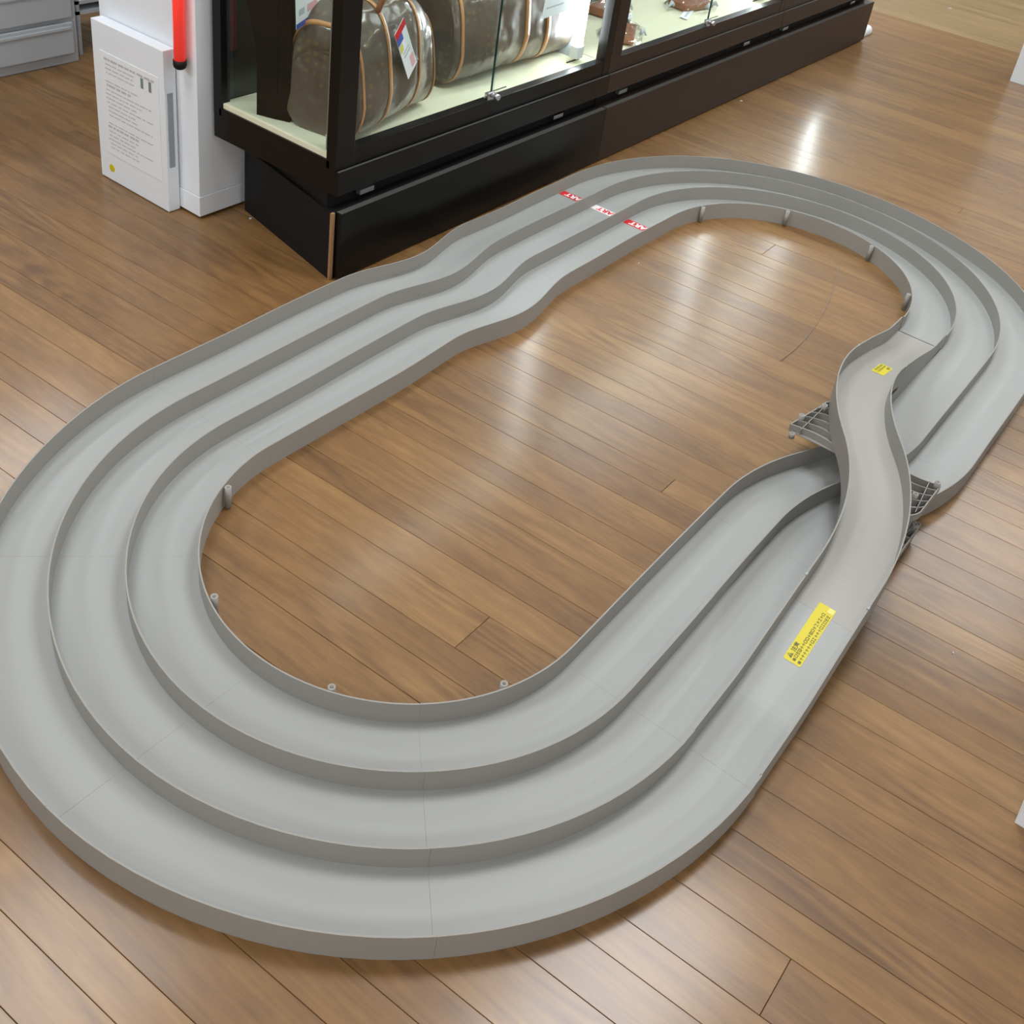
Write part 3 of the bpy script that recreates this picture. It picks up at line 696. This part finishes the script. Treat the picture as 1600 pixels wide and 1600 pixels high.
def ray_at(px, py, axis, val):
    """helper used once when laying out: world point of a picture coordinate on a vertical plane"""
    d = fw + RT*((px-PPX)/F_PX) + UP*(-(py-PPY)/F_PX); o = Vector((CX, CY, CZ)); i = 'xyz'.index(axis)
    return o + d*((val-o[i])/d[i])
price_tag('white price tag with a blue lower edge hanging on the black stand', (0.649, 1.000, 0.574), (0.95, 0.05, 0.30), (-0.06, 0.0, 1), 0.098, 0.13,
          [(0, 1, 0, 0.10, 0), (0.1, 0.3, 0.22, 0.34, 2), (0.4, 0.75, 0.2, 0.34, 3), (0.2, 0.8, 0.5, 0.56, 2), (0.2, 0.9, 0.64, 0.68, 2)])
price_tag('narrow white price tag with red and blue head hanging on the near handbag', (0.852, 0.816, 0.470), (0.66, 0.12, 0.68), (-0.44, 0.02, 0.90), 0.050, 0.135,
          [(0, 1, 0.86, 1, 1), (0, 0.55, 0.72, 0.86, 0), (0.05, 0.35, 0.55, 0.70, 4), (0.55, 0.9, 0.06, 0.30, 3), (0.2, 0.8, 0.40, 0.44, 2), (0.2, 0.8, 0.48, 0.51, 2)])
price_tag('blank white price tag hanging from the larger travel bag handle', (1.495, 0.880, 0.498), (0.98, 0, 0.04), (0.16, 0.05, 0.98), 0.125, 0.085, [(0.1, 0.8, 0.3, 0.36, 2)])
# wrapped small goods on the deck of the second case
def wrapped(label, loc, rz, sx, sy, hz, seed):
    root = thing('wrapped_wallet', label, 'leather goods', loc, rz, 'plastic wrapped leather goods')
    bm = bmesh.new(); box(bm, -sx/2, sx/2, -sy/2, sy/2, 0.004, hz*0.55, bev=0.006); mesh_obj('wallet', bm, M_tan_dk, root)
    rg = random.Random(seed); bm = bmesh.new(); n, k = 16, 14; rows = []
    for i in range(k+1):
        th = PI*0.5*i/k; row = []
        for j in range(n):
            a = 2*PI*j/n; r = 1+rg.uniform(-0.16, 0.16)
            row.append(bm.verts.new((math.cos(a)*math.cos(th)*sx*0.72*r, math.sin(a)*math.cos(th)*sy*0.85*r, 0.001+math.sin(th)*hz*(1+rg.uniform(-0.2, 0.2)))))
        rows.append(row)
    for A, B in zip(rows[:-1], rows[1:]):
        for j in range(n): bm.faces.new([A[j], A[(j+1) % n], B[(j+1) % n], B[j]])
    mesh_obj('plastic_wrap', bm, M_film, root)
    bm = bmesh.new()      # twisted ends of the wrap
    for q in range(5):
        a = rg.uniform(0, 6.28); x, y = math.cos(a)*sx*0.62, math.sin(a)*sy*0.7
        tube(bm, [(x, y, hz*0.35), (x*1.15, y*1.15, hz*0.55+rg.uniform(0, 0.01)), (x*1.3, y*1.3, hz*0.3)], [0.006, 0.009, 0.003], 6)
    mesh_obj('wrap_end', bm, M_whitegrey, root)
wrapped('brown wallet in crumpled clear wrap at the left of the middle showcase', (2.06, 0.93, DZ), 0.5, 0.17, 0.09, 0.05, 1)
wrapped('pale wrapped pouch behind the brown wallet in the middle showcase', (2.24, 1.11, DZ), 0.1, 0.15, 0.09, 0.06, 2)
wrapped('wrapped pouch right of the lock in the middle showcase', (2.62, 0.98, DZ), -0.2, 0.16, 0.09, 0.05, 3)
price_tag('cream price tag slip standing at the brown wallet', (2.10, 0.965, 0.36), (1, 0.15, 0), (0.2, 0.3, 0.9), 0.10, 0.02, [(0.1, 0.9, 0.3, 0.6, 2)])
price_tag('thin price tag slip lying before the pouch right of the lock', (2.46, 0.90, 0.334), (1, 0.35, 0), (-0.2, 1, 0.1), 0.16, 0.03, [(0.1, 0.9, 0.3, 0.6, 2)])

# ------------------------------------------------------------------ white cabinet behind the showcase, board, wand
cab = thing('storage_cabinet', 'tall white cabinet behind the left end of the black showcase', 'cabinet', (0.9, 1.7, 0))
ox, oy = 0.9, 1.7
bm = bmesh.new(); box(bm, 0.552-ox, 1.40-ox, 1.245-oy, 1.630-oy, 0.066, 1.9, bev=0.001); mesh_obj('body', bm, M_white, cab)
bm = bmesh.new(); box(bm, 0.550-ox, 1.40-ox, 1.243-oy, 1.632-oy, 0.008, 0.0645, bev=0.001); mesh_obj('plinth', bm, M_white, cab)
bm = bmesh.new(); box(bm, 0.562-ox, 1.39-ox, 1.255-oy, 1.62-oy, 0.0, 0.0665); mesh_obj('plinth_core', bm, M_shadowgap, cab)
board = thing('notice_board', 'white board with a printed notice standing against the white cabinet', 'notice board', (0.53, 1.46, 0))
ox, oy = 0.53, 1.46
bm = bmesh.new(); box(bm, 0.512-ox, 0.5485-ox, 1.322-oy, 1.612-oy, 0.002, 0.448, bev=0.002); mesh_obj('panel', bm, M_white, board)
bm = bmesh.new(); box(bm, 0.5105-ox, 0.5118-ox, 1.343-oy, 1.580-oy, 0.085, 0.372); mesh_obj('notice', bm, M_paper, board)
bm = bmesh.new(); xx = 0.5100-ox; rg = random.Random(4)
for q in range(22):
    z = 0.352-q*0.0118; y1 = 1.566-rg.uniform(0, 0.01); y0 = 1.36+rg.uniform(0, 0.10)
    if q in (4, 14): continue
    hgt = 0.0060 if q in (0, 6, 16) else 0.0030
    if 1 < q < 6: y0 = max(y0, 1.45)
    y = y1
    while y > y0:
        w = rg.uniform(0.006, 0.028); face(bm, [(xx, y-oy, z), (xx, y-w-oy, z), (xx, y-w-oy, z+hgt), (xx, y-oy, z+hgt)], 0); y -= w+rg.uniform(0.002, 0.006)
for y in (1.414, 1.382): face(bm, [(xx, y-oy, 0.322), (xx, y-0.011-oy, 0.322), (xx, y-0.011-oy, 0.350), (xx, y-oy, 0.350)], 1)
o = mesh_obj('notice_print', bm, [M_ink, M_inkdk], board); o['kind'] = 'stuff'
bm = bmesh.new(); tube(bm, [(0.5122-ox, 1.562-oy, 0.040), (0.5108-ox, 1.562-oy, 0.040)], 0.011, 16); o = mesh_obj('round_sticker', bm, M_yellow, board); o['label'] = 'small yellow round sticker'
bm = bmesh.new(); box(bm, 0.520-ox, 0.536-ox, 1.3195-oy, 1.3225-oy, 0.13, 0.335); mesh_obj('edge_groove', bm, plain('grey_groove', lin(140, 152, 162), rough=0.6), board)
wand = thing('guide_wand', 'red light wand with a black tip hanging on the white cabinet', 'signal wand', (0.530, 1.280, 0.42))
bm = bmesh.new(); tube(bm, [(0, 0, 0.012), (0.001, -0.003, 0.35)], 0.0145, 20); mesh_obj('tube', bm, M_redtube, wand)
bm = bmesh.new(); tube(bm, [(0, 0, 0.0155), (0, 0, 0.004), (0, 0, -0.003), (0, 0, -0.008), (0, 0, -0.010)], [0.0165, 0.0168, 0.0150, 0.009, 0.002], 20); mesh_obj('end_cap', bm, M_blackmat, wand)
bm = bmesh.new(); tube(bm, [(0.001, -0.003, 0.35), (0.001, -0.003, 0.52)], [0.0165, 0.0165], 20); mesh_obj('grip', bm, M_blackmat, wand)
bm = bmesh.new(); box(bm, 0.004, 0.0215, -0.012, 0.008, 0.44, 0.46, bev=0.001); mesh_obj('hook', bm, M_chrome, wand)
# white drawer chest, far left
ch = thing('drawer_chest', 'low white plastic drawer chest at the upper left beyond the cabinet', 'drawer chest', (0.45, 2.6, 0))
ox, oy = 0.45, 2.6
bm = bmesh.new(); box(bm, -0.10-ox, 0.968-ox, 2.378-oy, 2.85-oy, 0.0, 0.80, bev=0.004); mesh_obj('frame', bm, M_whitegrey, ch)
for q in range(6):
    z0 = 0.027+0.1225*q
    bm = bmesh.new(); box(bm, -0.09-ox, 0.945-ox, 2.362-oy, 2.40-oy, z0+0.010, z0+0.1165, bev=0.003)
    d = mesh_obj('drawer', bm, M_whitegrey, ch)
    bm = bmesh.new(); box(bm, -0.08-ox, 0.935-ox, 2.357-oy, 2.363-oy, z0+0.094, z0+0.104, bev=0.0015); mesh_obj('pull', bm, M_whitegrey, d)
# crate behind the gap between chest and cabinet
bm = bmesh.new(); box(bm, 1.0, 1.35, 2.42, 2.75, 0.14, 0.152); box(bm, 1.0, 1.35, 2.42, 2.75, 0.175, 0.187); box(bm, 1.0, 1.012, 2.42, 2.432, 0.0, 0.5); box(bm, 1.338, 1.35, 2.42, 2.432, 0.0, 0.5)
box(bm, 1.0, 1.012, 2.738, 2.75, 0.0, 0.5); box(bm, 1.338, 1.35, 2.738, 2.75, 0.0, 0.5)
tag(mesh_obj('wire_rack', bm, M_whitegrey), 'pale rack half hidden between the drawer chest and white cabinet', 'rack')
# white fixtures cut by the right border
def fixture(label, x0, x1, y0, y1, top):
    r = thing('shelf_unit', label, 'shelf unit', ((x0+x1)/2, (y0+y1)/2, 0)); hx, hy = (x1-x0)/2, (y1-y0)/2
    bm = bmesh.new(); box(bm, -hx, -hx+0.02, -hy, hy, 0, top, bev=0.001); mesh_obj('end_panel', bm, M_white, r)
    bm = bmesh.new(); box(bm, hx-0.02, hx, -hy, hy, 0, top, bev=0.001); mesh_obj('end_panel', bm, M_white, r)
    bm = bmesh.new(); box(bm, -hx+0.02, hx-0.02, hy-0.015, hy, 0, top, bev=0.001); mesh_obj('back_panel', bm, M_white, r)
    for z in (0.06, 0.42, 0.78, top-0.02):
        if z < top: bm = bmesh.new(); box(bm, -hx+0.02, hx-0.02, -hy, hy-0.015, z-0.02, z, bev=0.001); mesh_obj('shelf', bm, M_white, r)
    return r
fixture('white shelf unit whose corner shows low at the right border', 0.242, 1.45, -1.50, -1.052, 0.8)
fixture('white shelf unit at the upper right border', 4.21, 4.60, -0.25, 0.098, 1.25)
# white cable cover at the far end of the showcases
cc = bmesh.new()
tube(cc, [(4.06, 0.83, 0.010), (4.16, 0.826, 0.014), (4.25, 0.822, 0.014), (4.29, 0.820, 0.008)], [0.02, 0.027, 0.026, 0.010], 14)
tag(mesh_obj('cable_cover', cc, M_white), 'white rounded cable cover on the floor past the far showcase end', 'cable cover')
# thread lying on the floor inside the loop
tp = [(1.800, -0.079), (1.745, -0.103), (1.682, -0.124), (1.600, -0.148), (1.520, -0.166), (1.415, -0.186), (1.319, -0.197), (1.240, -0.200), (1.164, -0.197)]
bm = bmesh.new(); tube(bm, [(x, y, 0.0014) for x, y in tp], 0.0010, 6)
tag(mesh_obj('thread', bm, M_thread), 'long thin thread lying in a curve on the floor inside the loop', 'thread')
# small scraps on the floor
def scrap(label, x, y, s, mat):
    bm = bmesh.new(); rg = random.Random(int(x*1000)); pts = [(x+s*math.cos(a)*rg.uniform(.5, 1), y+s*math.sin(a)*rg.uniform(.5, 1)) for a in (0, 1.3, 2.6, 3.9, 5.1)]
    prism(bm, pts, 0.0003, 0.0022); tag(mesh_obj('scrap', bm, mat), label, 'scrap')
scrap('tiny white scrap on the floor at the dark brown showcase base', 2.78, 0.755, 0.007, M_whitegrey)
scrap('tiny white scrap on the floor at the left foot of the black showcase', 0.655, 1.165, 0.006, M_whitegrey)
scrap('white speck on the paler floor at the top right', 5.22, 0.72, 0.012, M_whitegrey)
scrap('pale speck on the floor right of the near ramp', 0.52, -0.86, 0.0022, M_whitegrey)
scrap('pale crumb beside the inner wall below the stickers', 1.31, 0.315, 0.0035, M_whitegrey)
